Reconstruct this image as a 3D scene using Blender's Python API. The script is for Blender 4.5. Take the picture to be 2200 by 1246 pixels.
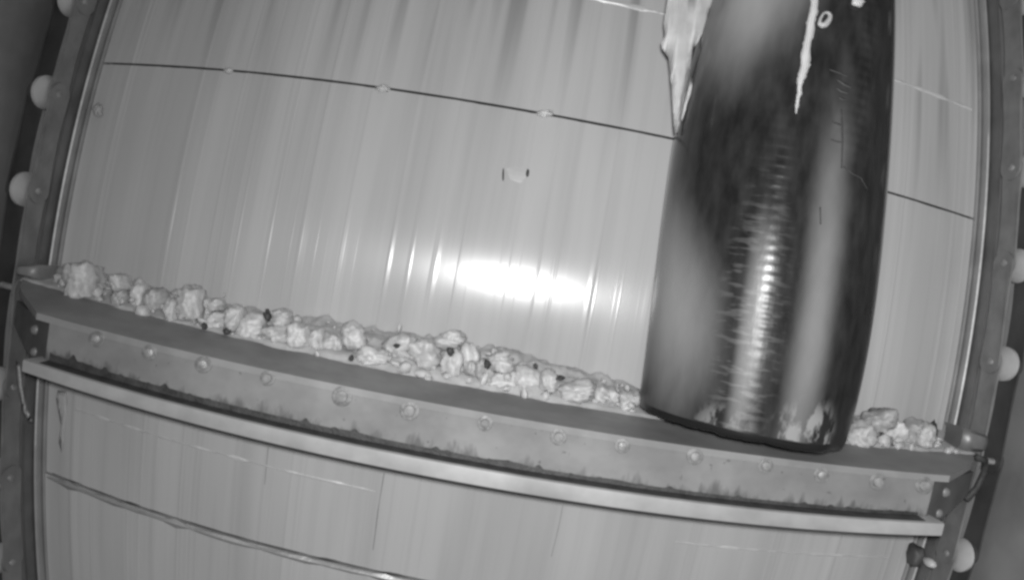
import bpy, bmesh, math, random
import numpy as np
from mathutils import Vector, noise

rnd = random.Random(7)
for o in list(bpy.data.objects):
    bpy.data.objects.remove(o)
SC = bpy.context.scene
COL = SC.collection

# ------------------------------------------------------------------ frame of the machine
# u runs across the machine, v down the plate, h away from the plate; one unit is S metres.
# The housing is slightly barrelled: its rails and seams bow outward (bow()).
S = 0.6
K1, K2, PHI, D = 0.1117, 0.1307, 0.1764, 1.45
CO, SI = math.cos(PHI), math.sin(PHI)


def bow(q):
    q = np.asarray(q, float)
    r = np.sqrt((q ** 2).sum(-1, keepdims=True))
    d = r / (1 + 0.35 * r)
    for _ in range(25):
        d = d - (d * (1 + K1 * d ** 2 + K2 * d ** 4) - r) / (1 + 3 * K1 * d ** 2 + 5 * K2 * d ** 4)
    return q * np.where(r > 1e-9, d / np.maximum(r, 1e-9), 1)


def unbow(q):
    r2 = (q ** 2).sum(-1, keepdims=True)
    return q * (1 + K1 * r2 + K2 * r2 * r2)


def at(p, h):
    """Measured picture point on the plane at height h -> machine coordinates."""
    q = (np.asarray(p, float) - [1100, 623]) / 1100
    q = np.stack([q[..., 0] * CO + q[..., 1] * SI, -q[..., 0] * SI + q[..., 1] * CO], -1) * (D - h) / D
    return unbow(q)


def W(u, v, h):
    """Machine coordinates (arrays) -> world points."""
    u, v, h = np.broadcast_arrays(np.asarray(u, float), np.asarray(v, float), np.asarray(h, float))
    q = bow(np.stack([u, v], -1))
    return np.stack([q[..., 0] * S, -h * S, -q[..., 1] * S], -1)


def W1(u, v, h):
    return Vector(W(u, v, h).tolist())


def curve(px, h, deg=2):
    a = at(np.array(px), h)
    return np.poly1d(np.polyfit(a[:, 0], a[:, 1], deg))


# ------------------------------------------------------------------ camera, world, lamps, exposure
cam = bpy.data.cameras.new('camera')
cam.sensor_width = 36
cam.lens = 18 * D
cam.clip_start, cam.clip_end = 0.01, 50
camo = bpy.data.objects.new('camera', cam)
COL.objects.link(camo)
camo.location = (0, -D * S, 0)
camo.rotation_euler = (math.radians(90), -PHI, 0)
SC.camera = camo

world = bpy.data.worlds.new('World')
SC.world = world
world.use_nodes = True
bg = world.node_tree.nodes['Background']
bg.inputs[0].default_value = (0.5, 0.5, 0.5, 1)
bg.inputs[1].default_value = 0.21


def spot(name, loc, target, power, cone, blend, radius):
    l = bpy.data.lights.new(name, 'SPOT')
    l.energy, l.spot_size, l.spot_blend, l.shadow_soft_size = power, math.radians(cone), blend, radius
    o = bpy.data.objects.new(name, l)
    COL.objects.link(o)
    o.location = loc
    o.rotation_euler = (Vector(target) - Vector(loc)).to_track_quat('-Z', 'Y').to_euler()
    return o


# the infrared lamps sit in the ring round the camera's lens, turned a little to the right
spot('infrared_lamp', (0.002, -D * S - 0.01, 0.020), (0.30, 0, -0.12), 28.5, 146, 1.0, 0.012)

SC.view_settings.view_transform = 'Standard'
SC.view_settings.look = 'None'
SC.view_settings.exposure = 0
SC.view_settings.gamma = 1
SC.cycles.pixel_filter_type = 'BLACKMAN_HARRIS'
SC.cycles.filter_width = 2.9
SC.cycles.max_bounces = 6
SC.cycles.use_denoising = True


# ------------------------------------------------------------------ materials
class NT:
    def __init__(self, name):
        self.m = bpy.data.materials.new(name)
        self.m.use_nodes = True
        self.t = self.m.node_tree
        self.b = self.t.nodes['Principled BSDF']

    def n(self, typ, **k):
        nd = self.t.nodes.new(typ)
        for a, b in k.items():
            setattr(nd, a, b)
        return nd

    def l(self, a, b):
        self.t.links.new(a, b)

    def uv(self, su, sv, ou=0.0, ov=0.0):
        c = self.n('ShaderNodeUVMap', uv_map='uv')
        mp = self.n('ShaderNodeMapping')
        mp.inputs['Scale'].default_value = (su, sv, 1)
        mp.inputs['Location'].default_value = (ou, ov, 0)
        self.l(c.outputs[0], mp.inputs[0])
        return mp.outputs[0]

    def obj(self, s):
        c = self.n('ShaderNodeTexCoord')
        mp = self.n('ShaderNodeMapping')
        mp.inputs['Scale'].default_value = s if isinstance(s, tuple) else (s, s, s)
        self.l(c.outputs['Object'], mp.inputs[0])
        return mp.outputs[0]

    def noise(self, vec, scale=1, detail=3, rough=.5):
        nz = self.n('ShaderNodeTexNoise')
        nz.inputs['Scale'].default_value = scale
        nz.inputs['Detail'].default_value = detail
        nz.inputs['Roughness'].default_value = rough
        self.l(vec, nz.inputs['Vector'])
        return nz.outputs[0]

    def ramp(self, fac, stops):
        r = self.n('ShaderNodeValToRGB')
        e = r.color_ramp.elements
        while len(e) < len(stops):
            e.new(0.5)
        for el, (p, c) in zip(e, stops):
            el.position = p
            el.color = (c, c, c, 1)
        self.l(fac, r.inputs[0])
        return r.outputs[0]

    def math(self, op, a, b=None, clamp=False):
        m = self.n('ShaderNodeMath', operation=op, use_clamp=clamp)
        for i, x in enumerate((a, b)):
            if x is None:
                continue
            if isinstance(x, (int, float)):
                m.inputs[i].default_value = x
            else:
                self.l(x, m.inputs[i])
        return m.outputs[0]

    def mix(self, fac, a, b):
        m = self.n('ShaderNodeMix', data_type='FLOAT')
        for i, x in ((0, fac), (2, a), (3, b)):
            if isinstance(x, (int, float)):
                m.inputs[i].default_value = x
            else:
                self.l(x, m.inputs[i])
        return m.outputs[0]

    def bump(self, height, strength, dist=0.001):
        b = self.n('ShaderNodeBump')
        b.inputs['Strength'].default_value = strength
        b.inputs['Distance'].default_value = dist
        self.l(height, b.inputs['Height'])
        self.l(b.outputs[0], self.b.inputs['Normal'])

    def set(self, **k):
        for a, x in k.items():
            s = self.b.inputs[a.replace('_', ' ')]
            if isinstance(x, (int, float)):
                s.default_value = (x, x, x, 1) if s.type == 'RGBA' else x
            else:
                self.l(x, s)


def plain(name, col, rough=.5, metal=0.0, var=.25, scale=40, bump=.25):
    m = NT(name)
    n1 = m.noise(m.obj(scale), 1, 4)
    m.set(Base_Color=m.mix(m.ramp(n1, [(.3, 0), (.7, 1)]), col * (1 - var), col * (1 + var)), Roughness=rough, Metallic=metal)
    m.bump(m.noise(m.obj(scale * 4), 1, 3), bump, .0012)
    return m.m


ROT = 0.0


def sheet_metal():
    """Brushed stainless sheet, grain running down the plate, with water streaks."""
    m = NT('brushed_steel_sheet')
    broad = m.noise(m.uv(7, .55), 1, 3, .55)
    fine = m.noise(m.uv(60, 1.2), 1, 3, .6)
    hair = m.noise(m.uv(420, 4), 1, 2)
    cloud = m.noise(m.uv(2.2, 2.2), 1, 2)
    c = m.mix(m.ramp(broad, [(.40, 0), (.58, 1)]), .425, .49)
    c = m.math('MULTIPLY', c, m.mix(m.ramp(fine, [(.38, 0), (.5, 1)]), .96, 1.0))
    c = m.math('MULTIPLY', c, m.mix(cloud, .94, 1.06))
    # dark water streaks hanging from the top of the plate
    st = m.noise(m.uv(17, .8, 3.1, .4), 1, 2, .5)
    sp = m.n('ShaderNodeSeparateXYZ')
    m.l(m.uv(1, 1), sp.inputs[0])
    top = m.n('ShaderNodeMapRange')
    top.inputs[1].default_value, top.inputs[2].default_value = -.32, -.62
    m.l(sp.outputs[1], top.inputs[0])
    fac = m.math('MULTIPLY', m.ramp(st, [(.50, 0), (.62, 1)]), top.outputs[0])
    c = m.math('MULTIPLY', c, m.mix(fac, 1.0, .66))
    m.set(Base_Color=c, Metallic=.03, Roughness=.205)
    m.set(Anisotropic=.86, Specular_IOR_Level=.105)
    tg = m.n('ShaderNodeTangent', direction_type='UV_MAP', uv_map='uv')
    m.l(tg.outputs[0], m.b.inputs['Tangent'])
    m.b.inputs['Anisotropic Rotation'].default_value = ROT
    # sparse vertical scratches
    sc = m.noise(m.uv(26, .16, 1.7, 0), 1, 3, .65)
    sc2 = m.math('MULTIPLY', m.ramp(sc, [(.53, 0), (.70, 1)]), m.ramp(m.noise(m.uv(7, .1, .4, 0), 1, 1), [(.36, 0), (.50, 1)]))
    hgt = m.math('ADD', m.math('MULTIPLY', sc2, 1.0), m.math('MULTIPLY', hair, .02))
    m.bump(hgt, .50, .0016)
    return m.m


def rake_metal(name, col, stain=True):
    m = NT(name)
    n1 = m.noise(m.obj((14, 14, 20)), 1, 4)
    n2 = m.noise(m.obj(70), 1, 3)
    c = m.mix(m.ramp(n1, [(.35, 0), (.65, 1)]), col * .80, col * 1.14)
    c = m.math('MULTIPLY', c, m.mix(m.ramp(n2, [(.35, 0), (.6, 1)]), .93, 1.0))
    if stain:   # greasy tide mark along the foot of the plate with ragged tongues (second UV coordinate: 0 foot, 1 top)
        sp = m.n('ShaderNodeSeparateXYZ')
        m.l(m.uv(1, 1), sp.inputs[0])
        tongue = m.math('ADD', m.noise(m.uv(22, .5), 1, 4, .65), m.math('MULTIPLY', m.noise(m.uv(75, 1.5), 1, 2), .40))
        thr = m.math('MULTIPLY', m.math('SUBTRACT', tongue, .54), 1.5)
        d = m.math('SUBTRACT', thr, sp.outputs[1])
        soft = m.math('MULTIPLY', m.noise(m.obj(45), 1, 3), .30)
        d = m.math('SUBTRACT', m.math('ADD', d, soft), .15)
        c = m.mix(m.ramp(m.math('ADD', d, .5), [(.42, 0), (.66, .82)]), c, .09)
        spk = m.noise(m.obj(150), 1, 2)
        c = m.math('MULTIPLY', c, m.mix(m.ramp(spk, [(.70, 0), (.76, 1)]), 1.0, .6))
    m.set(Base_Color=c, Roughness=.6, Metallic=.08)
    m.bump(n2, .25, .0012)
    return m.m


M_SHEET = sheet_metal()
M_WEB = rake_metal('grimy_rake_steel', .235)
M_SHELF = rake_metal('dull_shelf_steel', .27, False)
M_BAR = rake_metal('pale_lip_steel', .36, False)
M_RAIL = plain('guide_steel', .18, .45, .4, .2, 30)
M_RIDGE = plain('polished_ridge_steel', .36, .46, .35, .15, 30)
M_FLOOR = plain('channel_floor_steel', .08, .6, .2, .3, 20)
M_LINK = plain('chain_link_steel', .24, .5, .3, .2, 40)
M_ROLL = plain('white_roller_plastic', .46, .4, 0, .08, 60, .1)
M_WALL = plain('side_wall_steel', .25, .6, .2, .25, 12)
M_BLACK = plain('black_grime_and_shade', .045, .6, 0, .4, 90, .6)
M_BOLT = plain('bolt_steel', .31, .38, .15, .3, 160, .6)
M_DULL = plain('dull_bolt_steel', .27, .65, 0, .35, 160, .6)
M_WASHER = plain('washer_steel', .22, .5, .1, .35, 160, .5)
M_PALE = plain('pale_wet_pulp', .50, .5, 0, .12, 60, .3)
M_BRIGHT = plain('white_wet_tissue', .58, .45, 0, .07, 70, .25)
M_GREY = plain('grey_wet_pulp', .38, .5, 0, .2, 60, .3)
M_FILM = plain('pale_film', .40, .4, 0, .05, 60, .1)
for _m in (M_PALE, M_BRIGHT, M_GREY):      # soaked paper lets light through
    _b = _m.node_tree.nodes['Principled BSDF']
    _b.inputs['Subsurface Weight'].default_value = .75
    _b.inputs['Subsurface Scale'].default_value = .012
    _b.inputs['Subsurface Radius'].default_value = (1, 1, 1)
M_WELD = plain('weld_bead', .60, .45, .2, .1, 80)
M_LIP = plain('bright_sheet_edge', .42, .4, .4, .1, 50)


# ------------------------------------------------------------------ object helpers
def tag(o, label=None, cat=None, group=None, kind=None):
    for k, x in (('label', label), ('category', cat), ('group', group), ('kind', kind)):
        if x:
            o[k] = x
    return o


def empty(name, loc, label, cat, group=None):
    o = bpy.data.objects.new(name, None)
    COL.objects.link(o)
    o.location = loc
    o.empty_display_size = .03
    return tag(o, label, cat, group)


def link(name, me, mat, parent=None, smooth=True):
    if mat and not me.materials:
        me.materials.append(mat)
    o = bpy.data.objects.new(name, me)
    COL.objects.link(o)
    if parent is not None:
        o.parent = parent
        o.matrix_parent_inverse = parent.matrix_basis.inverted()
    if smooth:
        me.shade_smooth()
    return o


def mesh(name, verts, faces, uvs=None):
    me = bpy.data.meshes.new(name)
    me.from_pydata([tuple(map(float, p)) for p in verts], [], faces)
    if uvs is not None:
        ul = me.uv_layers.new(name='uv')
        idx = np.empty(len(me.loops), np.int32)
        me.loops.foreach_get('vertex_index', idx)
        ul.data.foreach_set('uv', np.asarray(uvs, np.float32)[idx].ravel())
    me.update()
    return me


def fix(me, sharp=None):
    bm = bmesh.new()
    bm.from_mesh(me)
    bmesh.ops.recalc_face_normals(bm, faces=bm.faces)
    bm.to_mesh(me)
    bm.free()
    if sharp:
        me.shade_smooth()
        me.set_sharp_from_angle(angle=math.radians(sharp))
    return me


def slab(name, us, ts, fn, uvfn=None):
    """A closed sheet: fn(u, t, side) -> machine coordinates, side 0 is the face, 1 the back."""
    us, ts = np.asarray(us, float), np.asarray(ts, float)
    U, T = np.meshgrid(us, ts)
    nu, nt = len(us), len(ts)
    P, UV = [], []
    for side in (0, 1):
        a, b, c = fn(U, T, side)
        P.append(W(a, b, c).reshape(-1, 3))
        x, y = uvfn(U, T) if uvfn else (a + 0 * U, b + 0 * T)
        UV.append(np.stack([x, y], -1).reshape(-1, 2))
    n = nu * nt
    F = []
    for j in range(nt - 1):
        for i in range(nu - 1):
            a = j * nu + i
            F.append((a, a + nu, a + nu + 1, a + 1))
            F.append((n + a, n + a + 1, n + a + nu + 1, n + a + nu))
    ring = [i for i in range(nu)] + [j * nu + nu - 1 for j in range(1, nt)] + \
           [(nt - 1) * nu + i for i in range(nu - 2, -1, -1)] + [j * nu for j in range(nt - 2, 0, -1)]
    for a, b in zip(ring, ring[1:] + ring[:1]):
        F.append((a, b, n + b, n + a))
    me = mesh(name, np.concatenate(P), F, np.concatenate(UV))
    return fix(me, 40)


def lump(name, center, size, seed, rough=.28, sub=3, freq=1.6, boxy=0.0, lobes=0):
    """An irregular crumpled lump; center in world metres, size = full extents."""
    bm = bmesh.new()
    bmesh.ops.create_icosphere(bm, subdivisions=sub, radius=1)
    off = Vector((seed * 3.17, seed * 1.31, seed * 2.71))
    rr = random.Random(seed)
    balls = [(Vector((rr.uniform(-.45, .45), rr.uniform(-.3, .3), rr.uniform(-.45, .45))), rr.uniform(.35, .62)) for _ in range(lobes)]
    balls.append((Vector((0, 0, 0)), .55))
    pts = []
    for v in bm.verts:
        d = v.co.normalized()
        if lobes:
            acc = 0
            for c, r in balls:
                q = c.dot(d)
                disc = q * q - c.length_squared + r * r
                if disc > 0:
                    acc += max(0, q + math.sqrt(disc)) ** 7
            k = acc ** (1 / 7)
        else:
            k = 1
        if boxy:
            mx = max(abs(d.x), abs(d.y), abs(d.z))
            k = k * (1 - boxy) + boxy * .85 / mx
        k *= 1 + rough * noise.noise(d * freq * .6 + off) + rough * .8 * noise.noise(d * freq * 1.7 + off) + rough * .2 * noise.noise(d * freq * 3.4 + off)
        pts.append(d * k)
    ext = [(min(p[i] for p in pts), max(p[i] for p in pts)) for i in range(3)]
    for v, p in zip(bm.verts, pts):
        v.co = Vector(((p[i] - (ext[i][0] + ext[i][1]) / 2) / (ext[i][1] - ext[i][0]) * size[i] for i in range(3)))
    me = bpy.data.meshes.new(name)
    bm.to_mesh(me)
    bm.free()
    return me


def tube_mesh(name, pts, rad, seg=8):
    """A round bar through points."""
    P, F = [], []
    for i, p in enumerate(pts):
        d = (pts[min(i + 1, len(pts) - 1)] - pts[max(i - 1, 0)]).normalized()
        x = d.cross(Vector((0.3, 1, 0.2))).normalized()
        y = d.cross(x)
        for k in range(seg):
            a = 2 * math.pi * k / seg
            P.append(p + (x * math.cos(a) + y * math.sin(a)) * rad)
    n = len(pts)
    for i in range(n - 1):
        for k in range(seg):
            F.append((i * seg + k, i * seg + (k + 1) % seg, (i + 1) * seg + (k + 1) % seg, (i + 1) * seg + k))
    F += [tuple(range(seg)), tuple((n - 1) * seg + k for k in range(seg))]
    return fix(mesh(name, P, F))


# ------------------------------------------------------------------ back plate: steel panels, seams and weld lines
V_TOP, V_SEAM, V_LOW, V_BOT = -1.15, -.3515, .6215, 1.25
SEAM_UP = curve([(240, 137), (490, 152), (820, 190), (1170, 245), (1447, 298), (1905, 413), (2075, 465)], 0)
SEAM_LO = curve([(110, 1020), (225, 1060), (385, 1120), (500, 1145), (700, 1200), (850, 1225)], 0, 1)
SEAM_LO = np.poly1d([-.002, V_LOW])
EDGE = 1.02
plate = empty('back_plate', (0, 0.02, 0), 'brushed grey steel back plate of joined sheets behind the rake and the dark tube', 'steel plate')
US = np.linspace(-EDGE, EDGE, 161)


def panel(f0, f1, name='steel_panel', h=0.0):
    return link(name, slab(name, US, np.linspace(0, 1, 41),
                lambda u, t, s: (u, f0(u) * (1 - t) + f1(u) * t, h - .012 * s)), M_SHEET, plate, False)


G = .0026
panel(lambda u: V_TOP + 0 * u, lambda u: SEAM_UP(u) - G)
EDGEN = np.vectorize(lambda u: .0011 * noise.noise(Vector((u * 14, 2, 0))) + .0007 * noise.noise(Vector((u * 60, 5, 0))))
panel(lambda u: SEAM_UP(u) + G + EDGEN(u), lambda u: SEAM_LO(u) - .002)
panel(lambda u: SEAM_LO(u) + .002, lambda u: V_BOT + 0 * u, h=.004)


def hstrip(name, f, u0, u1, w, h0, h1, mat, parent, n=60, wig=0.0, seed=0):
    us = np.linspace(u0, u1, n)
    wob = np.array([noise.noise(Vector((x * 9, seed, 0))) + .6 * noise.noise(Vector((x * 40, seed, 3))) for x in us]) * wig
    wd = np.array([1 + (2.2 * noise.noise(Vector((x * 23, seed + 5, 0))) if wig else 0) for x in us])
    wd = np.clip(wd, .35, 2.0)
    f2 = lambda u: f(u) + np.interp(u, us, wob)
    return link(name, slab(name, us, [0, .5, 1], lambda u, t, s: (u, f2(u) + (t - .5) * w * np.interp(u, us, wd),
                (h1 if s == 0 else h0) - (0 if s else 1) * np.abs(t - .5) * 2 * (h1 - h0) * .6)), mat, parent, False)


# dark strips painting in the shade of the two seams, bright edge on the lower sheet, the thin welds
hstrip('seam_shade', lambda u: SEAM_UP(u), -1.0, 1.01, .006, -.011, -.004, M_BLACK, plate)
hstrip('seam_shade', lambda u: SEAM_LO(u) - .003, -1.0, 1.01, .0055, -.004, .0015, M_RAIL, plate, wig=.0015, seed=2)
hstrip('sheet_edge', lambda u: SEAM_LO(u) + .008, -1.01, 1.01, .011, .0045, .0095, M_LIP, plate, wig=.001, seed=4)
hstrip('weld_bead', lambda u: np.interp(u, [-1, 0, 1], [.440, .449, .452]), -.93, -.20, .0045, 0.0002, .0022, M_WELD, plate, wig=.0006, seed=6)
hstrip('weld_bead', lambda u: np.interp(u, [-1, 0, 1], [.440, .449, .452]), .42, .96, .004, 0.0002, .002, M_WELD, plate, wig=.0006, seed=7)
hstrip('weld_bead', lambda u: np.interp(u, [-1, 0, 1], [-.617, -.619, -.614]), .05, 1.0, .008, 0.0002, .0022, M_WELD, plate, wig=.001, seed=8)


def vstrip(name, u0, v0, v1, w, h0, h1, mat, parent, n=50, wig=0.0, seed=0):
    vs = np.linspace(v0, v1, n)
    wob = np.array([noise.noise(Vector((seed, x * 8, 0))) for x in vs]) * wig
    wd = np.array([.7 + .8 * abs(noise.noise(Vector((seed + 5, x * 11, 0)))) for x in vs]) if wig else np.ones(n)
    return link(name, slab(name, [0, .5, 1], vs, lambda t, v, s: (u0 + np.interp(v, vs, wob) + (t - .5) * w * np.interp(v, vs, wd), v, (h1 if s == 0 else h0) + 0 * t)), mat, parent, False)


for px0, px1, w in (((825, 1015), (800, 1180), .0028), ((1207, 1085), (1186, 1195), .0022), ((575, 960), (570, 1040), .0022)):
    a, b = at(px0, 0), at(px1, 0)
    vstrip('drip_mark', float(a[0] + b[0]) / 2, float(a[1]), float(b[1]), w * .7, -.001, .0006, M_LINK, plate, wig=.003, seed=px0[0] * .01)

# ------------------------------------------------------------------ side rails, channel floors, side walls (both sides alike)
VS = np.linspace(-1.15, 1.25, 97)


def vbox(name, side, u0, u1, h0, h1, mat, parent, vs=VS, soft=0.0):
    lo, hi = (u0, u1) if side > 0 else (-u1, -u0)
    ts = np.array([0, .12, .5, .88, 1])
    return link(name, slab(name, lo + (hi - lo) * ts, vs, lambda u, v, s: (u, v, h0 if s else h1 - soft * (2 * (u - lo) / (hi - lo) - 1) ** 4)), mat, parent, False)


for side, word in ((-1, 'left'), (1, 'right')):
    rail = empty('guide_rail', W1(side * 1.04, 1.2, 0), 'dark steel guide rail with a polished ridge along the %s edge of the plate' % word, 'guide rail', 'guide rails beside the plate')
    vbox('edge_strip', side, 1.0215, 1.0275, -.012, .006, M_RIDGE, rail, soft=.001)
    vbox('groove', side, 1.0285, 1.0315, -.03, -.004, M_BLACK, rail)
    vbox('polished_ridge', side, 1.032, 1.0435, -.012, .022, M_RIDGE, rail, soft=.006)
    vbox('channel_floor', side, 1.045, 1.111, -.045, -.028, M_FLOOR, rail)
    vbox('inner_flange', side, 1.0445, 1.0525, -.026, .045, M_RAIL, rail)
    vbox('outer_flange', side, 1.112, 1.119, -.045, .072, M_LIP, rail, soft=.001)
    wall = link('side_wall', slab('side_wall', np.linspace(.05, 1.5, 40), VS,
                lambda t, v, s: (side * (1.125 + .012 * s), v, t)), M_WALL, None, False)
    tag(wall, 'dark grey steel side wall beyond the %s chain' % word, 'wall', kind='structure')

# ------------------------------------------------------------------ drive chains
PITCH, V0 = .2115, -.029
HC = .108


def dogbone(u0, u1, va, vb, hc, rad, waist):
    n = 14
    out = []
    for i in range(n + 1):
        a = math.pi / 2 + math.pi * i / n
        out.append((va + rad * math.cos(a), hc + rad * math.sin(a)))
    for i in range(n + 1):
        a = -math.pi / 2 + math.pi * i / n
        out.append((vb + rad * math.cos(a), hc + rad * math.sin(a)))
    # waist points between the two ends
    body = []
    for i in range(1, 6):
        t = i / 6
        body.append((va + (vb - va) * t, hc - rad + (rad - waist) * math.sin(math.pi * t)))
    left, right = out[:n + 1], out[n + 1:]
    low = body
    high = [(v, 2 * hc - h) for v, h in reversed(body)]
    prof = left + low + right + high
    m = len(prof)
    P = [W1(u0, v, h) for v, h in prof] + [W1(u1, v, h) for v, h in prof]
    F = [tuple(range(m)), tuple(range(2 * m - 1, m - 1, -1))] + [(i, m + i, m + (i + 1) % m, (i + 1) % m) for i in range(m)]
    me = mesh('link_plate', P, F)
    return fix(me, 35)


def disc(name, u0, u1, v, h, rad, seg=24, bev=.006):
    prof = [(u0, 0), (u0, rad - bev), (u0 + bev, rad), (u1 - bev, rad), (u1, rad - bev), (u1, 0)] if bev else [(u0, 0), (u0, rad), (u1, rad), (u1, 0)]
    P, F = [], []
    for u, r in prof:
        for k in range(seg):
            a = 2 * math.pi * k / seg
            P.append(W1(u, v + max(r, 1e-4) * math.cos(a), h + max(r, 1e-4) * math.sin(a)))
    for j in range(len(prof) - 1):
        for k in range(seg):
            a, b = j * seg + k, j * seg + (k + 1) % seg
            F.append((a, b, b + seg, a + seg))
    me = mesh(name, P, F)
    return fix(me, 50)


for side, word in ((-1, 'left'), (1, 'right')):
    chain = empty('drive_chain', W1(side * 1.08, 1.2, HC), 'roller chain with white rollers and flat grey links running in the %s guide channel' % word, 'chain', 'drive chains')
    for k in range(-5, 6):
        v = V0 + PITCH * k
        off = .006 if k % 2 else 0
        for uu in (1.030 - off, 1.090 + off):
            a, b = side * uu, side * (uu + .0055)
            link('link_plate', dogbone(min(a, b), max(a, b), v, v + PITCH, HC - .012, .026, .0225), M_LINK if uu < 1.06 else M_FLOOR, chain, False)  # outer links coloured dark to stand in for shade in the recess
        a, b = side * 1.040, side * 1.074
        if k != 1:
            link('roller', disc('roller', min(a, b), max(a, b), v, HC, .037, 24, .013), M_ROLL, chain, False)
        a, b = side * 1.018, side * 1.100
        link('pin', disc('pin', min(a, b), max(a, b), v, HC - .006, .0075, 12, .002), M_BOLT, chain, False)

# ------------------------------------------------------------------ the rake: shelf, bolted front plate, lip bar, end brackets
HB = .27
HR = .15
band_up = curve([(144, 633), (289, 672), (417, 704), (546, 733), (650, 764), (817, 795), (1025, 833), (1234, 872), (1359, 895), (1815, 957), (2050, 975), (2115, 977)], HR)
band_lo = curve([(96, 675), (225, 711), (321, 736), (449, 772), (550, 785), (750, 825), (900, 856), (1100, 895), (1275, 937), (1450, 955), (1650, 975), (1800, 995), (2025, 1022)], HB)
dark_f = curve([(115, 775), (210, 807), (350, 845), (500, 890), (650, 927), (850, 970), (1100, 1010), (1350, 1050), (1600, 1082), (1800, 1100), (1980, 1110)], HB)
bar_t = curve([(47, 772), (200, 815), (350, 860), (500, 897), (750, 947), (1100, 1020), (1350, 1057), (1600, 1095), (2025, 1120)], .30)
bar_b = curve([(45, 802), (200, 850), (350, 887), (500, 930), (750, 987), (1100, 1055), (1350, 1100), (1600, 1132), (2025, 1147)], .30)
rake = empty('rake', W1(0, .29, HB), 'bolted steel rake across the plate carrying the wet debris and dark tube', 'rake')
UN = np.linspace(-1, 1, 91)


def shelf_v(u, h):
    """Height of the shelf's top at (u, h)."""
    t = (h - HR) / (HB - HR)
    return band_up(u) * (1 - t) + band_lo(u) * t


def shelf_fn(x, t, s):
    h = .008 + (HB + .001 - .008) * t
    w = np.interp(h, [0, .12, .19, HB], [1.0, 1.005, .94, .815])
    u = x * w
    return u, shelf_v(u, h) + .012 * s, h


link('shelf', slab('shelf', UN, np.linspace(0, 1, 16), shelf_fn), M_SHELF, rake, False)
link('front_plate', slab('front_plate', UN, np.linspace(0, 1, 12),
     lambda x, t, s: (x * .785, (band_lo(x * .785) + .0125) * (1 - t) + (dark_f(x * .785) + .004) * t, HB - .012 * s),
     lambda x, t: (x * .785, 1 - t)), M_WEB, rake, False)
us_bar = np.linspace(-.805, .800, 91)
link('lip_bar', slab('lip_bar', us_bar, [0, .06, .2, .5, .8, .94, 1],
     lambda u, t, s: (u, bar_t(u) * (1 - t) + bar_b(u) * t, (.302 - .0035 * np.abs(2 * t - 1) ** 12) if s == 0 else .248 + 0 * u)), M_BAR, rake, False)
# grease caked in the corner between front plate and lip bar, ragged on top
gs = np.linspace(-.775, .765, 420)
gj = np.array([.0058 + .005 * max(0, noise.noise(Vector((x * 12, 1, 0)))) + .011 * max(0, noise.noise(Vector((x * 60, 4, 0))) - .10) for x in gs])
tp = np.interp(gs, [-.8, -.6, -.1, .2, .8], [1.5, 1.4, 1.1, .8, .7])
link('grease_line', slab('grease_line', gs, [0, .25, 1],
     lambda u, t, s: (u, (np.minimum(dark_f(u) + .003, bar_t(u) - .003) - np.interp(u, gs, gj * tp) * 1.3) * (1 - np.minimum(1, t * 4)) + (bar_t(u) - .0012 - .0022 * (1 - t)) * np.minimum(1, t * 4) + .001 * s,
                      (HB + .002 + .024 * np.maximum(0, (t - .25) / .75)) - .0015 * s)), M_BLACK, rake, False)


def bolt_head(p, rad=.0125):
    """Domed bolt on a washer, on the front plate at picture point p."""
    u, v = at(p, HB)
    c = W1(float(u), float(v), HB)
    r = rad * S
    out = []
    for nm, prof in (('bolt', [(0.0062, 0.0), (.0060, .40), (.0048, .62), (.0030, .68), (.0002, .68)]), ('washer', [(.0018, .60), (.0018, 1.0), (.0012, 1.14), (.0002, 1.18)])):
        P, F, seg = [], [], 20
        for hh, rr in prof:
            for k in range(seg):
                a = 2 * math.pi * k / seg
                P.append(c + Vector((max(rr, .01) * r * math.cos(a), -hh * S, max(rr, .01) * r * math.sin(a))))
        for j in range(len(prof) - 1):
            for k in range(seg):
                F.append((j * seg + k, j * seg + (k + 1) % seg, (j + 1) * seg + (k + 1) % seg, (j + 1) * seg + k))
        out.append(fix(mesh(nm, P, F), 40))
    return out


BOLTS = [(208, 728), (322, 757), (437, 783), (575, 812), (735, 851), (880, 882), (1042, 909), (1200, 938), (1337, 957), (1493, 980), (1645, 1000), (1765, 1020), (1885, 1034), (1985, 1042)]
for p in BOLTS:
    mb, mw = bolt_head(p, (.0142 if 700 < p[0] < 950 else .0118) * rnd.uniform(.9, 1.08))
    b = link('bolt', mb, M_BOLT if p[0] < 500 or p[0] in (1337, 1765) else M_DULL, rake, False)
    link('washer', mw, M_WASHER, b, False)
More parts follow.
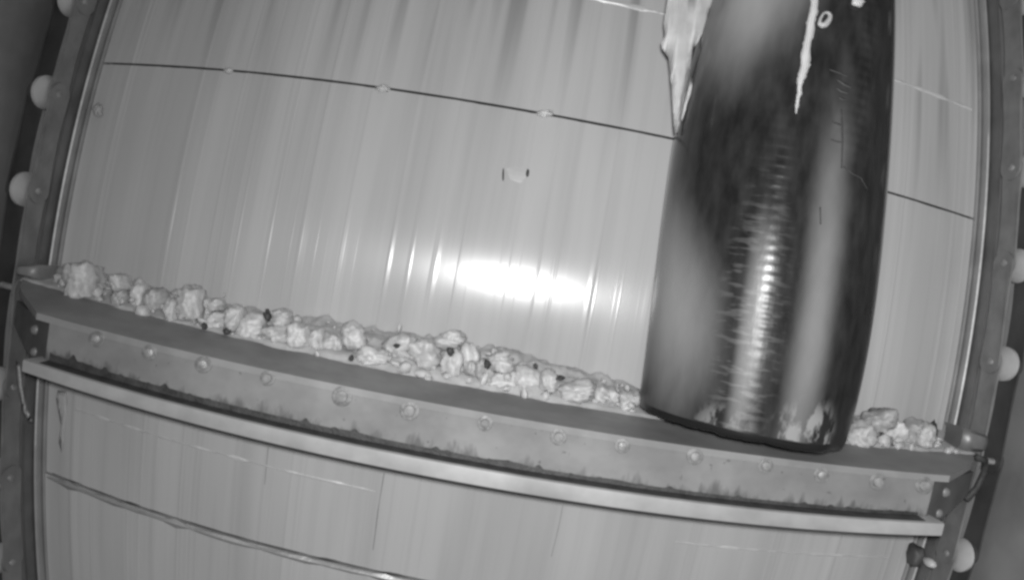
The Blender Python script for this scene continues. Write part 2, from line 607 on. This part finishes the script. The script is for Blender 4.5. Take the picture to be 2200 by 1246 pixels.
    # drip of grease below the bolt
for side in (-1, 1):
    br = link('end_bracket', slab('end_bracket', np.linspace(0, 1, 10), np.linspace(0, 1, 8),
         lambda x, t, s: (side * (.787 + .215 * x), (band_lo(side * .81) + .015) * (1 - t) + (.30 - .05 * x) * t, (HB - .004) * (1 - x) + .135 * x - .012 * s)), M_RAIL, rake, False)
    for x, t, rr in ((.30, .3, .009), (.26, .75, .008)):
        u = side * (.787 + .215 * x)
        v = (band_lo(side * .81) + .015) * (1 - t) + (.30 - .05 * x) * t
        h = (HB - .004) * (1 - x) + .135 * x
        me = lump('bracket_bolt', (0, 0, 0), (rr * 2 * S, rr * 1.4 * S, rr * 2 * S), x, .05, 2)
        ob = link('bracket_bolt', me, M_LINK, br)
        ob.location = W1(u, v, h)
    if side > 0:    # bent arm that ties the bracket to the chain
        P = [(.97, .165, .165), (1.01, .172, .150), (1.035, .198, .135), (1.03, .235, .13), (1.00, .262, .135)]
        link('hook_arm', tube_mesh('hook_arm', [W1(a, b, c) for a, b, c in P], .006 * S), M_BLACK, rake)
    lu0, lu1, lz0, lz1, lh = (.945, 1.01, -.034, -.004, .125) if side < 0 else (.945, 1.02, -.050, -.006, .125)
    lv = float(shelf_v(side * .98, .135))
    link('carrier_lug', slab('carrier_lug', np.linspace(0, 1, 8), [0, .15, .5, .85, 1],
         lambda x, t, s: (side * (lu0 + (lu1 - lu0) * x), lv + lz0 + (lz1 - lz0) * t + .012 * x * (1 - t), lh + .025 - .05 * s - .008 * np.abs(2 * t - 1) ** 4 - .010 * np.abs(2 * x - 1) ** 5)), M_LINK if side < 0 else M_RAIL, rake, False)

# dark stub with a pale tip under the right end of the rake, and hanging rag at the left end
u, v = at((1985, 1205), .1)
stub = empty('cable_clamp', W1(float(u), float(v), .05), 'small black clamp with a pale tip on the right rail below the rake', 'clamp')
me = lump('clamp_body', 0, (.014, .024, .026), 3, .25, 3, 2, .5)
o = link('clamp_body', me, M_FLOOR, stub)
o.location = W1(float(u), float(v), .07)
me = lump('clamp_tip', 0, (.010, .02, .010), 4, .1, 2)
o = link('clamp_tip', me, M_PALE, stub)
o.location = W1(float(u) + .002, float(v) - .004, .115)

# ------------------------------------------------------------------ the dark tube standing on the shelf
HCY, RD = .205, .185
Lp = np.array([(1524, 0), (1497, 70), (1480, 150), (1462, 240), (1447, 298), (1430, 420), (1415, 540), (1400, 680), (1385, 780), (1377, 850)])
Rp = np.array([(1909, 0), (1913, 120), (1916, 220), (1907, 380), (1893, 540), (1875, 700), (1855, 800), (1834, 880), (1818, 935)])
La, Ra = at(Lp, HCY), at(Rp - [27, 0], HCY)
fL = np.poly1d(np.polyfit(La[:, 1], La[:, 0], 3))
fR = np.poly1d(np.polyfit(Ra[:, 1], Ra[:, 0], 4))
VB = .158


def tube_axis(v):
    vc = np.clip(v, -.66, VB)
    l, r = fL(vc), fR(vc)
    return (l + r) / 2, (r - l) / 2 * .985


def section(phi):
    """Relative radius: a dented tube with a soft fold right of its middle (phi 0 faces out of the plate, + to the right)."""
    d = np.degrees(phi)
    g = lambda c, w: np.exp(-((d - c) / w) ** 2)
    return 1 + .040 * g(18, 13) - .010 * g(-5, 8)


def tube_pt(phi, v, ripple=True):
    uc, r = tube_axis(v)
    k = section(phi)
    u = uc + r * k * np.sin(phi)
    h = HCY + RD * k * np.cos(phi)
    return u, v, h


nphi, vs_t = 160, np.concatenate([np.linspace(-1.1, -.72, 12), np.linspace(-.7, VB - .012, 560)])
phis = np.linspace(-math.pi, math.pi, nphi, endpoint=False)
PH, VV = np.meshgrid(phis, vs_t)
uu, v2, hh = tube_pt(PH, VV)
deg = np.degrees(PH)
# shallow rings moulded round the tube, worn away in patches
wn = np.array([[noise.noise(Vector((p * 2.2, v * 5.5, 2.0))) for p in phis[::4]] for v in vs_t[::4]])
wn = np.kron(wn, np.ones((4, 4)))[:len(vs_t), :nphi]
band1 = np.clip((deg + 42) / 8, 0, 1) * np.clip((-4 - deg) / 8, 0, 1) * np.clip((VV + .50) / .06, 0, 1)
band2 = np.clip((deg - 1) / 6, 0, 1) * np.clip((24 - deg) / 6, 0, 1) * np.clip((VV + .66) / .05, 0, 1) * np.clip((-.22 - VV) / .1, 0, 1)
wear = np.clip((wn - .02) * 4, .12, 1) * band1 + 1.5 * np.clip((wn + .25) * 2, 0, 1) * band2
rip = .00024 * np.sin((VV + .004 * wn) * 2 * math.pi / .0150) * wear
uu = uu + rip * np.sin(PH)
hh = hh + rip * np.cos(PH)
Pw = [W(uu, v2, hh).reshape(-1, 3)]
UVt = [np.stack([PH, VV], -1).reshape(-1, 2)]
rows = len(vs_t)
# rounded, ragged foot and the hollow inside
for dv, kk in ((.006, .998), (.010, .990), (.012, .97), (.010, .945), (-.02, .94), (-.2, .94)):
    rag = np.array([.0035 * noise.noise(Vector((math.cos(p) * 4, math.sin(p) * 4, 1))) + .002 * noise.noise(Vector((math.cos(p) * 14, math.sin(p) * 14, 1))) for p in phis])
    v = VB - .012 + dv + rag + .010 * np.cos(phis) * 0
    uc, r = tube_axis(np.full(nphi, VB))
    k = section(phis) * kk
    Pw.append(W(uc + r * k * np.sin(phis), v, HCY + RD * k * np.cos(phis)))
    UVt.append(np.stack([phis, v], -1))
    rows += 1
F = []
for j in range(rows - 1):
    for i in range(nphi):
        a, b = j * nphi + i, j * nphi + (i + 1) % nphi
        F.append((a, b, b + nphi, a + nphi))


def tube_material():
    m = NT('wet_black_tube')
    sp = m.n('ShaderNodeSeparateXYZ')
    m.l(m.uv(1, 1), sp.inputs[0])
    P, V = sp.outputs[0], sp.outputs[1]
    warp = m.math('MULTIPLY', m.math('SUBTRACT', m.noise(m.uv(2.2, 5), 1, 2), .5), .3)

    def blob(p0, v0, rp, rv, soft=1.0, tilt=0.0):
        x = m.math('DIVIDE', m.math('SUBTRACT', P, p0), rp)
        y = m.math('DIVIDE', m.math('SUBTRACT', V, v0), rv)
        if tilt:
            y = m.math('ADD', y, m.math('MULTIPLY', x, tilt))
        d = m.math('SQRT', m.math('ADD', m.math('MULTIPLY', x, x), m.math('MULTIPLY', y, y)))
        d = m.math('ADD', d, warp)
        r = m.n('ShaderNodeMapRange', interpolation_type='SMOOTHSTEP')
        r.inputs[1].default_value, r.inputs[2].default_value = 1.0, 1.0 - soft
        r.inputs[3].default_value, r.inputs[4].default_value = 0, 1
        m.l(d, r.inputs[0])
        return r.outputs[0]

    # soft sheen and highlight painted into colour: two patches left, bands right and middle
    film = m.math('MULTIPLY', blob(-.85, -.62, .85, .31, .85, .15), .34)  # film holds the painted sheen and highlight
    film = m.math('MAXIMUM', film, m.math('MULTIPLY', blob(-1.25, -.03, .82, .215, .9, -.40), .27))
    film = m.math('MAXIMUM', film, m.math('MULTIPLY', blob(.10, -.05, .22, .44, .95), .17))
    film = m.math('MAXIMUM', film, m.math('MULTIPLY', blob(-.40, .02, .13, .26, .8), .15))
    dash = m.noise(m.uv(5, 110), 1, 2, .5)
    glint_mask = m.math('MULTIPLY', m.ramp(dash, [(.52, 0), (.62, 1)]), blob(-.40, .0, .34, .3, .6))  # short glints painted across the tube's middle
    film = m.math('ADD', film, m.math('MULTIPLY', glint_mask, .05))
    # pale crust round the foot
    cr = m.noise(m.uv(7, 16, 3, 1), 1, 4, .6)
    foot = m.math('MULTIPLY', m.ramp(cr, [(.47, 0), (.56, 1)]), m.math('MAXIMUM', blob(.22, .155, .42, .085, .5), m.math('MULTIPLY', blob(-.5, .15, .35, .05, .6), .6)))
    mott = m.noise(m.uv(9, 18), 1, 4)
    base = m.mix(m.ramp(mott, [(.35, 0), (.7, 1)]), .014, .034)
    c = m.math('ADD', base, film)  # adds the painted sheen to the tube's own black
    foot = m.math('MULTIPLY', foot, m.math('LESS_THAN', m.math('ADD', V, m.math('MULTIPLY', m.noise(m.uv(6, 3), 1, 2), .012)), VB - .008))
    c = m.mix(foot, c, .26)
    rim_shade = m.math('GREATER_THAN', V, VB - .012)  # contact shade painted black along the foot's edge
    c = m.mix(rim_shade, c, .015)
    gl = m.n('ShaderNodeMapRange')
    gl.inputs[1].default_value, gl.inputs[2].default_value, gl.inputs[3].default_value, gl.inputs[4].default_value = -.22, -.02, .13, .30
    m.l(V, gl.inputs[0])
    sl = m.n('ShaderNodeMapRange')
    sl.inputs[1].default_value, sl.inputs[2].default_value, sl.inputs[3].default_value, sl.inputs[4].default_value = -.22, -.05, .42, .17
    m.l(V, sl.inputs[0])
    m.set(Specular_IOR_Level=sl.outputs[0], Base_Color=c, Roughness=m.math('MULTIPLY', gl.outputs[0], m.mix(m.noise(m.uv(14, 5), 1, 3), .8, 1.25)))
    m.bump(m.math('ADD', m.noise(m.uv(25, 60), 1, 3), m.math('MULTIPLY', foot, .8)), .07, .0014)
    return m.m


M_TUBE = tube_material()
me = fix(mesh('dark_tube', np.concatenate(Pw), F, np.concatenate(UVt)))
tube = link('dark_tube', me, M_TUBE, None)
tag(tube, 'large wet black tube standing upright on the rake shelf, with grey sheen painted into its colour', 'tube')


def on_tube(p, lift=.003):
    """Picture point -> machine coordinates on the tube's front."""
    h = HCY + RD
    for _ in range(12):
        u, v = at(p, h)
        uc, r = tube_axis(np.array(float(v)))
        x = np.clip((u - uc) / r, -.97, .97)
        ph = math.asin(float(x))
        for _ in range(3):
            ph = math.asin(float(np.clip(x / section(np.array(ph)), -.98, .98)))
        h = float(HCY + RD * section(np.array(ph)) * math.cos(ph)) + lift
    return float(u), float(v), h


def ribbon(name, pts, mat, lift, parent, foot=.0004, steps=6):
    """A thin closed band along picture points (x, y, width) on the tube's front."""
    fine = []
    for a, b in zip(pts, pts[1:]):
        for k in range(steps):
            fine.append([a[i] + (b[i] - a[i]) * k / steps for i in range(3)])
    fine.append(list(pts[-1]))
    P, F = [], []
    for i, (x, y, w) in enumerate(fine):
        a, b = fine[max(0, i - 1)], fine[min(len(fine) - 1, i + 1)]
        dx, dy = b[0] - a[0], b[1] - a[1]
        ln = math.hypot(dx, dy) or 1
        nx, ny = -dy / ln, dx / ln
        for t, lf in ((-.5, foot), (0, lift), (.5, foot), (0, -foot * 4)):
            P.append(W1(*on_tube((x + nx * t * w, y + ny * t * w), lf)))
    n = len(fine)
    for i in range(n - 1):
        for k in range(4):
            F.append((i * 4 + k, i * 4 + (k + 1) % 4, i * 4 + 4 + (k + 1) % 4, i * 4 + 4 + k))
    F += [(0, 1, 2, 3), tuple((n - 1) * 4 + k for k in (3, 2, 1, 0))]
    return link(name, fix(mesh(name, P, F)), mat, parent)


for pts in ([(1808, 235, 3), (1810, 300, 4), (1808, 362, 3)], [(1812, 358, 3), (1832, 374, 3.5), (1850, 383, 3), (1864, 408, 2.5)], [(1762, 445, 3), (1763, 482, 3)],
            [(1782, 150, 3), (1800, 156, 6), (1822, 166, 3)], [(1798, 172, 3), (1814, 182, 8), (1830, 190, 3)], [(1796, 189, 3), (1808, 197, 7), (1822, 202, 3)],
            [(1802, 210, 3), (1810, 214, 6), (1820, 216, 3)], [(1788, 262, 2.5), (1804, 268, 3.5), (1812, 270, 2)], [(1785, 300, 2.5), (1800, 305, 3.5), (1808, 306, 2)]):
    ribbon('crease', pts, M_BLACK, .0012, tube)

# torn white paper strip hanging down the front of the tube
RIB = [(1748, -30, 17), (1750, 0, 18), (1748, 25, 19), (1742, 50, 20), (1739, 75, 18), (1733, 100, 19), (1730, 120, 21), (1730, 140, 22), (1724, 160, 20), (1719, 178, 14), (1717, 200, 11), (1714, 218, 9), (1711, 235, 6), (1710, 248, 3)]
P, F, r2 = [], [], random.Random(3)
pts = []
for (x0, y0, w0), (x1, y1, w1) in zip(RIB, RIB[1:]):
    for k in range(4):
        t = k / 4
        pts.append((x0 + (x1 - x0) * t, y0 + (y1 - y0) * t, w0 + (w1 - w0) * t))
for i, (x, y, w) in enumerate(pts):
    ja, jb = r2.uniform(-1.6, 1.6), r2.uniform(-1.6, 1.6)
    for k, t in enumerate((-.5, -.2, .2, .5)):
        j = ja if k == 0 else jb if k == 3 else 0
        for lift in (.007 if k in (1, 2) else .004, .0005):
            P.append(W1(*on_tube((x + t * w + j, y), lift)))
for i in range(len(pts) - 1):
    a, b = i * 8, (i + 1) * 8
    for k in range(3):
        F.append((a + 2 * k, a + 2 * k + 2, b + 2 * k + 2, b + 2 * k))
        F.append((a + 2 * k + 1, b + 2 * k + 1, b + 2 * k + 3, a + 2 * k + 3))
    F.append((a, b, b + 1, a + 1))
    F.append((a + 6, a + 7, b + 7, b + 6))
me = fix(mesh('paper_strip', P, F))
tag(link('paper_strip', me, M_PALE), 'narrow torn strip of white paper stuck down the front of the black tube', 'paper strip')

# small pale ring next to the strip
cu, cv, ch = on_tube((1772, 42), .006)
c0 = W1(cu, cv, ch)
bm = bmesh.new()
P, F = [], []
for i in range(20):
    a = 2 * math.pi * i / 20
    wv = 1 + .25 * noise.noise(Vector((math.cos(a) * 2, math.sin(a) * 2, 5)))
    cx, cz = 9 * math.cos(a) * wv + 3 * math.sin(a), 14 * math.sin(a) * wv
    for k in range(8):
        b = 2 * math.pi * k / 8
        rr = 4.6 * (1 + .45 * math.sin(a + 2.4))
        P.append(c0 + Vector(((cx + rr * math.cos(b) * math.cos(a)), -rr * math.sin(b), (cz + rr * math.cos(b) * math.sin(a)))) * (S * .76 / 1100))
for i in range(20):
    for k in range(8):
        F.append((i * 8 + k, ((i + 1) % 20) * 8 + k, ((i + 1) % 20) * 8 + (k + 1) % 8, i * 8 + (k + 1) % 8))
bm.free()
tag(link('scrap_ring', fix(mesh('scrap_ring', P, F)), M_GREY), 'small grey ring of scrap beside the white paper strip on the tube', 'scrap')
q = on_tube((1844, 4), .004)
o = link('pale_scrap', lump('pale_scrap', 0, (.012, .005, .010), 9, .4, 3), M_PALE)
o.location = W1(*q)
tag(o, 'tiny pale scrap near the top right of the black tube', 'scrap')


# white wet tissue caught on the tube's upper left edge, with drips
def blobby(name, outline, h, thick, mat, seed=1, flat=False):
    """A thick rounded clump whose outline is given in picture points on the plane at height h."""
    bm = bmesh.new()
    q = at(np.array(outline, float), h)
    pts = W(q[:, 0], q[:, 1], h)
    n = len(pts)
    # resample the outline
    dense = []
    for i in range(n):
        a, b = pts[i], pts[(i + 1) % n]
        k = max(1, int(np.linalg.norm(b - a) / .004))
        for j in range(k):
            dense.append(a + (b - a) * j / k)
    vs = [bm.verts.new((p[0], 0, p[2])) for p in dense]
    f = bm.faces.new(vs)
    bmesh.ops.triangulate(bm, faces=[f])
    for _ in range(2):
        long_e = [e for e in bm.edges if e.calc_length() > .008]
        if long_e:
            bmesh.ops.subdivide_edges(bm, edges=long_e, cuts=1)
            bmesh.ops.triangulate(bm, faces=bm.faces[:])
    D0 = np.array(dense)[:, [0, 2]]
    front = {}
    base = list(bm.verts)
    P, Fc = [], []
    idx = {v: i for i, v in enumerate(base)}
    dist = [float(np.sqrt(((D0 - [v.co.x, v.co.z]) ** 2).sum(1)).min()) for v in base]
    for sgn in (1, -1):
        for v, d in zip(base, dist):
            t = thick * math.sqrt(min(1, d / (thick * 1.6))) * (.75 + .5 * noise.noise(Vector((v.co.x * 60, seed, v.co.z * 60))))
            P.append((v.co.x, -h * S - sgn * t, v.co.z))
    nb = len(base)
    for fc in bm.faces:
        ids = [idx[v] for v in fc.verts]
        Fc.append(tuple(ids))
        Fc.append(tuple(nb + i for i in reversed(ids)))
    bm.free()
    me = mesh(name, P, Fc)
    b2 = bmesh.new()
    b2.from_mesh(me)
    bmesh.ops.remove_doubles(b2, verts=b2.verts, dist=1e-5)
    bmesh.ops.recalc_face_normals(b2, faces=b2.faces)
    b2.to_mesh(me)
    b2.free()
    o = link(name, me, mat)
    if flat:
        me.set_sharp_from_angle(angle=math.radians(25))
    return o


OUT = [(1440, -40), (1545, -40), (1528, 5), (1524, 40), (1510, 75), (1490, 105), (1480, 125), (1473, 150), (1468, 180), (1460, 215), (1459, 250), (1456, 292), (1449, 285), (1446, 240), (1444, 205), (1440, 160), (1436, 125), (1422, 105), (1420, 92), (1428, 78), (1426, 50), (1432, 20)]
tag(blobby('wet_tissue', OUT, .225, .006, M_PALE, 2), 'white wet tissue clump with drips on the upper left edge of the black tube', 'tissue')
tag(blobby('tissue_shred', [(1484, 165), (1488, 172), (1484, 205), (1476, 225), (1466, 262), (1462, 258), (1470, 222), (1477, 198)], .30, .003, M_PALE, 5), 'thin pale shred hanging just right of the white tissue clump', 'tissue')

# ------------------------------------------------------------------ wet debris on the shelf
# x0, y0, x1, y1 of each lump in the photograph, material, boxiness, label
DEB = [
    ((148, 560, 214, 648), M_PALE, .7, 'largest pale boxy lump of debris, at the left end of the shelf'),
    ((122, 588, 148, 634), M_GREY, .2, 'small grey lump wedged between the left rail and the large boxy lump'),
    ((220, 600, 243, 660), M_GREY, .2, 'narrow upright grey lump just right of the large boxy lump'),
    ((242, 586, 277, 630), M_PALE, .3, 'rounded pale lump resting on a grey lump, third from the left end'),
    ((246, 622, 276, 664), M_GREY, .2, 'grey lump beneath the rounded pale lump near the left end'),
    ((282, 597, 322, 668), M_BRIGHT, .1, 'slanted pale crescent lump leaning beside a dark grey hollow'),
    ((312, 618, 362, 682), M_GREY, .2, 'dull grey lump in the gap right of the slanted crescent'),
    ((358, 638, 388, 694), M_PALE, .3, 'small upright pale lump left of the square pale lump'),
    ((386, 611, 442, 692), M_PALE, .7, 'square pale lump standing above its neighbours left of the first black speck'),
    ((444, 640, 482, 676), M_PALE, .2, 'flat topped pale lump perched right of the square lump'),
    ((438, 670, 494, 718), M_BRIGHT, .2, 'white rounded lump between two black specks on the shelf'),
    ((488, 652, 522, 712), M_PALE, .2, 'pale lump leaning to the right of the second black speck'),
    ((510, 670, 568, 734), M_BRIGHT, .4, 'broad white lump just left of the dark forked twig'),
    ((578, 662, 628, 708), M_PALE, .2, 'pale lump behind and right of the dark forked twig'),
    ((572, 696, 622, 742), M_PALE, .1, 'low pale lump in front of the dark forked twig'),
    ((620, 690, 662, 750), M_BRIGHT, .3, 'bright upright lump right of the twig'),
    ((655, 702, 702, 756), M_PALE, .2, 'soft pale lump in the middle of the left heap'),
    ((690, 712, 738, 770), M_PALE, .3, 'pale lump left of the tall white heap at mid shelf'),
    ((735, 688, 786, 752), M_BRIGHT, .2, 'tall white lump sloping down to the right at mid shelf'),
    ((765, 738, 835, 786), M_BRIGHT, .1, 'long white smear shaped lump lying at the foot of the tall one'),
    ((826, 714, 892, 778), M_PALE, .1, 'mottled pale lump left of the centre of the shelf'),
    ((880, 726, 946, 796), M_PALE, .2, 'wide pale lump left of the lump with a black spot'),
    ((936, 706, 998, 752), M_PALE, .1, 'high pale shred standing above the black spotted lump'),
    ((950, 745, 994, 828), M_PALE, .3, 'pale lump carrying an oval black spot'),
    ((988, 736, 1032, 822), M_BRIGHT, .2, 'bright upright lump right of the black spotted one'),
    ((1020, 768, 1062, 828), M_GREY, .2, 'grey lump with a dark patch near the middle of the shelf'),
    ((1050, 752, 1102, 804), M_PALE, .1, 'pale ragged lump above the bright flat one'),
    ((1036, 790, 1112, 846), M_BRIGHT, .3, 'bright flat wedge shaped lump at the front edge of the shelf'),
    ((1098, 784, 1164, 848), M_BRIGHT, .2, 'white lump right of the flat wedge shaped one'),
    ((1152, 782, 1202, 852), M_PALE, .1, 'low pale lump with a dark nick on its top'),
    ((1192, 806, 1284, 870), M_PALE, .1, 'long low pale lump with a thin dark top edge'),
    ((1268, 816, 1334, 880), M_PALE, .1, 'low pale lump second from the black tube on its left'),
    ((1322, 832, 1388, 890), M_PALE, .1, 'low pale lump touching the left foot of the black tube'),
    ((1818, 900, 1872, 964), M_PALE, .2, 'pale lump touching the right foot of the black tube'),
    ((1856, 874, 1922, 930), M_GREY, .1, 'grey arched lump on the shelf right of the black tube'),
    ((1880, 898, 1938, 964), M_BRIGHT, .2, 'bright lump beneath the grey arched one'),
    ((1944, 896, 1986, 958), M_GREY, .2, 'dark hollow grey lump left of the right rail'),
    ((1966, 905, 2002, 960), M_PALE, .2, 'pale curl of debris between two dark lumps by the right rail'),
]
GRP = 'wet lumps of debris on the rake shelf'


def place_lump(name, box, mat, boxy, label, seed, group, rough=.22):
    x0, y0, x1, y1 = box
    h = .112 + .016 * math.sin(seed * 1.7)
    if x0 < 140:
        h = .10
    a, b = at((x0, (y0 + y1) / 2), h), at((x1, (y0 + y1) / 2), h)
    t, bt = at(((x0 + x1) / 2, y0), h), at(((x0 + x1) / 2, y1), h)
    A, B, T, Bo = (W(q[0], q[1], h) for q in (a, b, t, bt))
    c = (A + B + T + Bo) / 4
    sx, sz = np.linalg.norm(B - A), np.linalg.norm(T - Bo)
    wx = 1.02 if x1 < 450 else .95 if 1140 < x0 < 1800 else 1.18
    wz = .8 if 1140 < x0 < 1800 else 1.04
    me = lump(name, 0, (sx * wx, .050 * min(1.0, .5 + sx * 12), sz * wz), seed + .37, rough, 4, 2.5, boxy * .8, 5)
    o = link(name, me, mat)
    o.location = Vector(c.tolist())
    o.rotation_euler = (0, -PHI, 0)
    return tag(o, label, 'debris lump', group)


for i, (box, mat, boxy, label) in enumerate(DEB):
    place_lump('debris_lump', box, mat, boxy, label, i + 1, GRP)

# black specks and scraps among the lumps
SPK = [
    ((567, 664, 582, 690), 'black forked scrap on top of the heap at left', .5),
    ((434, 692, 444, 708), 'small black speck at the shelf edge left of the white rounded lump', .3),
    ((478, 705, 496, 719), 'black speck at the shelf edge right of the white rounded lump', .3),
    ((960, 745, 976, 765), 'oval black spot on the pale lump at the centre of the shelf', .1),
    ((750, 762, 760, 776), 'tiny black speck below the tall white lump', .2),
    ((1040, 772, 1056, 792), 'dark irregular scrap on the grey lump at mid shelf', .5),
    ((1194, 806, 1214, 816), 'thin dark scrap on the long low lump near the tube', .4),
    ((1146, 780, 1156, 792), 'tiny dark scrap above the white lumps left of the tube', .3),
    ((845, 738, 860, 748), 'small dark flat scrap on the mottled pale lump', .3),
    ((1996, 902, 2014, 958), 'dark upright scrap against the right rail at the shelf end', .3),
    ((72, 588, 86, 612), 'black scrap stuck at the left end of the shelf beside the chain', .4),
]
for i, ((x0, y0, x1, y1), label, rough) in enumerate(SPK):
    h = .15 if i < 9 else .09
    c = at(((x0 + x1) / 2, (y0 + y1) / 2), h)
    k = S / 1100 * (D - h) / D
    o = link('dark_scrap', lump('dark_scrap', 0, ((x1 - x0) * k * 1.1, .010, (y1 - y0) * k * 1.1), i + 41.3, rough + .2, 3), M_BLACK)
    o.location = W1(float(c[0]), float(c[1]), h)
    o.rotation_euler = (0, -PHI, 0)
    tag(o, label, 'scrap', 'dark scraps in the debris')

# the pulp that fills the shelf between and under the lumps
us = np.linspace(-.985, .985, 420)
ts = np.linspace(0, 1, 22)
U, T = np.meshgrid(us, ts)
Hh = .004 + (HR - .004) * T
height = np.interp(us, [-1, -.9, -.6, -.3, 0, .2, .3, .6, .75, .98], [.008, .009, .012, .034, .046, .026, .014, .012, .018, .010])
nz = np.array([[noise.noise(Vector((u * 16, h * 22, 3))) * .5 + noise.noise(Vector((u * 38, h * 45, 8))) * .35 + noise.noise(Vector((u * 95, h * 90, 1))) * .16 for u in us] for h in Hh[:, 0]])
prof = np.clip(1 - T, 0, 1) ** .62
Vp = shelf_v(U, Hh) - .0005 - height * prof * (1 + .9 * nz)
Vp[-1] = shelf_v(U[-1], Hh[-1]) + .003
Hh = Hh + .012 * nz * (T > .1)
n1, n2 = len(us), len(ts)
F = [(j * n1 + i, j * n1 + i + 1, (j + 1) * n1 + i + 1, (j + 1) * n1 + i) for j in range(n2 - 1) for i in range(n1 - 1)]
me = mesh('debris_pulp', W(U, Vp, Hh).reshape(-1, 3), F)
tag(link('debris_pulp', me, M_PALE), 'pale wet pulp lying between the lumps along the whole shelf', 'debris', kind='stuff')

# small shreds and crumbs strewn over the pulp, too many to count
P, F = [], []
rc = random.Random(21)
base = lump('crumb_shape', 0, (1, 1, 1), 5.5, .5, 1, 2.0, 0, 3)
bv = [v.co.copy() for v in base.vertices]
bf = [tuple(f.vertices) for f in base.polygons]
bpy.data.meshes.remove(base)
for i in range(520):
    u = rc.uniform(-.94, .94)
    if .25 < u < .62:
        u = rc.uniform(-.2, .25)
    h = rc.uniform(.03, .148)
    sz = rc.choice((.006, .008, .010, .014)) * S * rc.uniform(.7, 1.7)
    lift = rc.random() ** 2 * np.interp(u, [-1, -.6, 0, .25, .6, 1], [.02, .045, .06, .035, .02, .03]) * (1 - .5 * (h / .15))
    c = W1(u, float(shelf_v(u, h)) - lift - .003, h)
    ax = Vector((rc.uniform(.6, 1.6), rc.uniform(.5, 1), rc.uniform(.6, 1.6)))
    ro = rc.uniform(0, 6.28)
    n0 = len(P)
    for q in bv:
        x, z = q.x * math.cos(ro) - q.z * math.sin(ro), q.x * math.sin(ro) + q.z * math.cos(ro)
        P.append(c + Vector((x * ax.x, q.y * ax.y, z * ax.z)) * sz)
    F += [tuple(n0 + k for k in f) for f in bf]
tag(link('debris_crumbs', mesh('debris_crumbs', P, F), M_PALE), 'small pale shreds and crumbs strewn among the lumps on the shelf', 'debris', kind='stuff')

# ------------------------------------------------------------------ bits stuck to the plate and rail
for (x0, y0, x1, y1), mat, label in (
        ((480, 146, 502, 159), M_PALE, 'small pale crumb on the dark upper seam, leftmost of the three'),
        ((804, 182, 840, 200), M_PALE, 'pale crumb caught in the middle of the dark upper seam'),
        ((1150, 236, 1190, 254), M_BRIGHT, 'bright white crumb on the upper seam nearest the tube')):
    h = .006
    c = at(((x0 + x1) / 2, (y0 + y1) / 2), h)
    k = S / 1100
    o = link('seam_crumb', lump('seam_crumb', 0, ((x1 - x0) * k, .008, (y1 - y0) * k), x0 * .13, .45, 4, 3), mat)
    o.location = W1(float(c[0]), float(c[1]), h)
    o.rotation_euler = (0, -PHI, 0)
    tag(o, label, 'crumb', 'crumbs caught on the upper seam')
c = at((205, 235), .02)
o = link('rail_crumb', lump('rail_crumb', 0, (.012, .012, .018), 12.4, .5, 4, 3), M_GREY)
o.location = W1(float(c[0]), float(c[1]), .012)
tag(o, 'small grey crumb stuck to the ridge of the left rail near its top', 'crumb')
for (x0, y0), (x1, y1), w, label in (((1079, 362), (1083, 388), 4, 'thin dark slanted sliver on the plate, left of the pair under the seam'),
                                     ((1133, 364), (1134, 380), 7, 'short thick dark sliver on the plate, right of the pair under the seam')):
    h = .003
    c = at(((x0 + x1) / 2, (y0 + y1) / 2), h)
    k = S / 1100
    o = link('dark_sliver', lump('dark_sliver', 0, (w * k, .003, (y1 - y0) * k * 1.1), x0 * .21, .2, 3), M_BLACK)
    o.location = W1(float(c[0]), float(c[1]), h)
    o.rotation_euler = (0, math.atan2(-(x1 - x0), y1 - y0), 0)
    tag(o, label, 'sliver')
tag(blobby('clear_film', [(1087, 362), (1112, 357), (1129, 362), (1130, 382), (1118, 394), (1096, 386)], .0008, .00015, M_FILM, 8, True), 'faint scrap of pale film on the plate between two dark slivers', 'film')
tag(blobby('sludge_smear', [(124, 838), (142, 840), (146, 870), (140, 905), (137, 950), (132, 972), (126, 950), (130, 912), (124, 880), (120, 856)], .003, .0012, M_PALE, 11), 'vertical smear of grey sludge on the plate below the left end of the rake', 'sludge')
tag(blobby('hanging_rag', [(34, 775), (44, 780), (48, 815), (52, 850), (60, 880), (70, 905), (62, 905), (50, 884), (42, 850), (36, 815)], .20, .004, M_LINK, 13), 'limp grey rag hanging from the left end of the lip bar', 'rag')
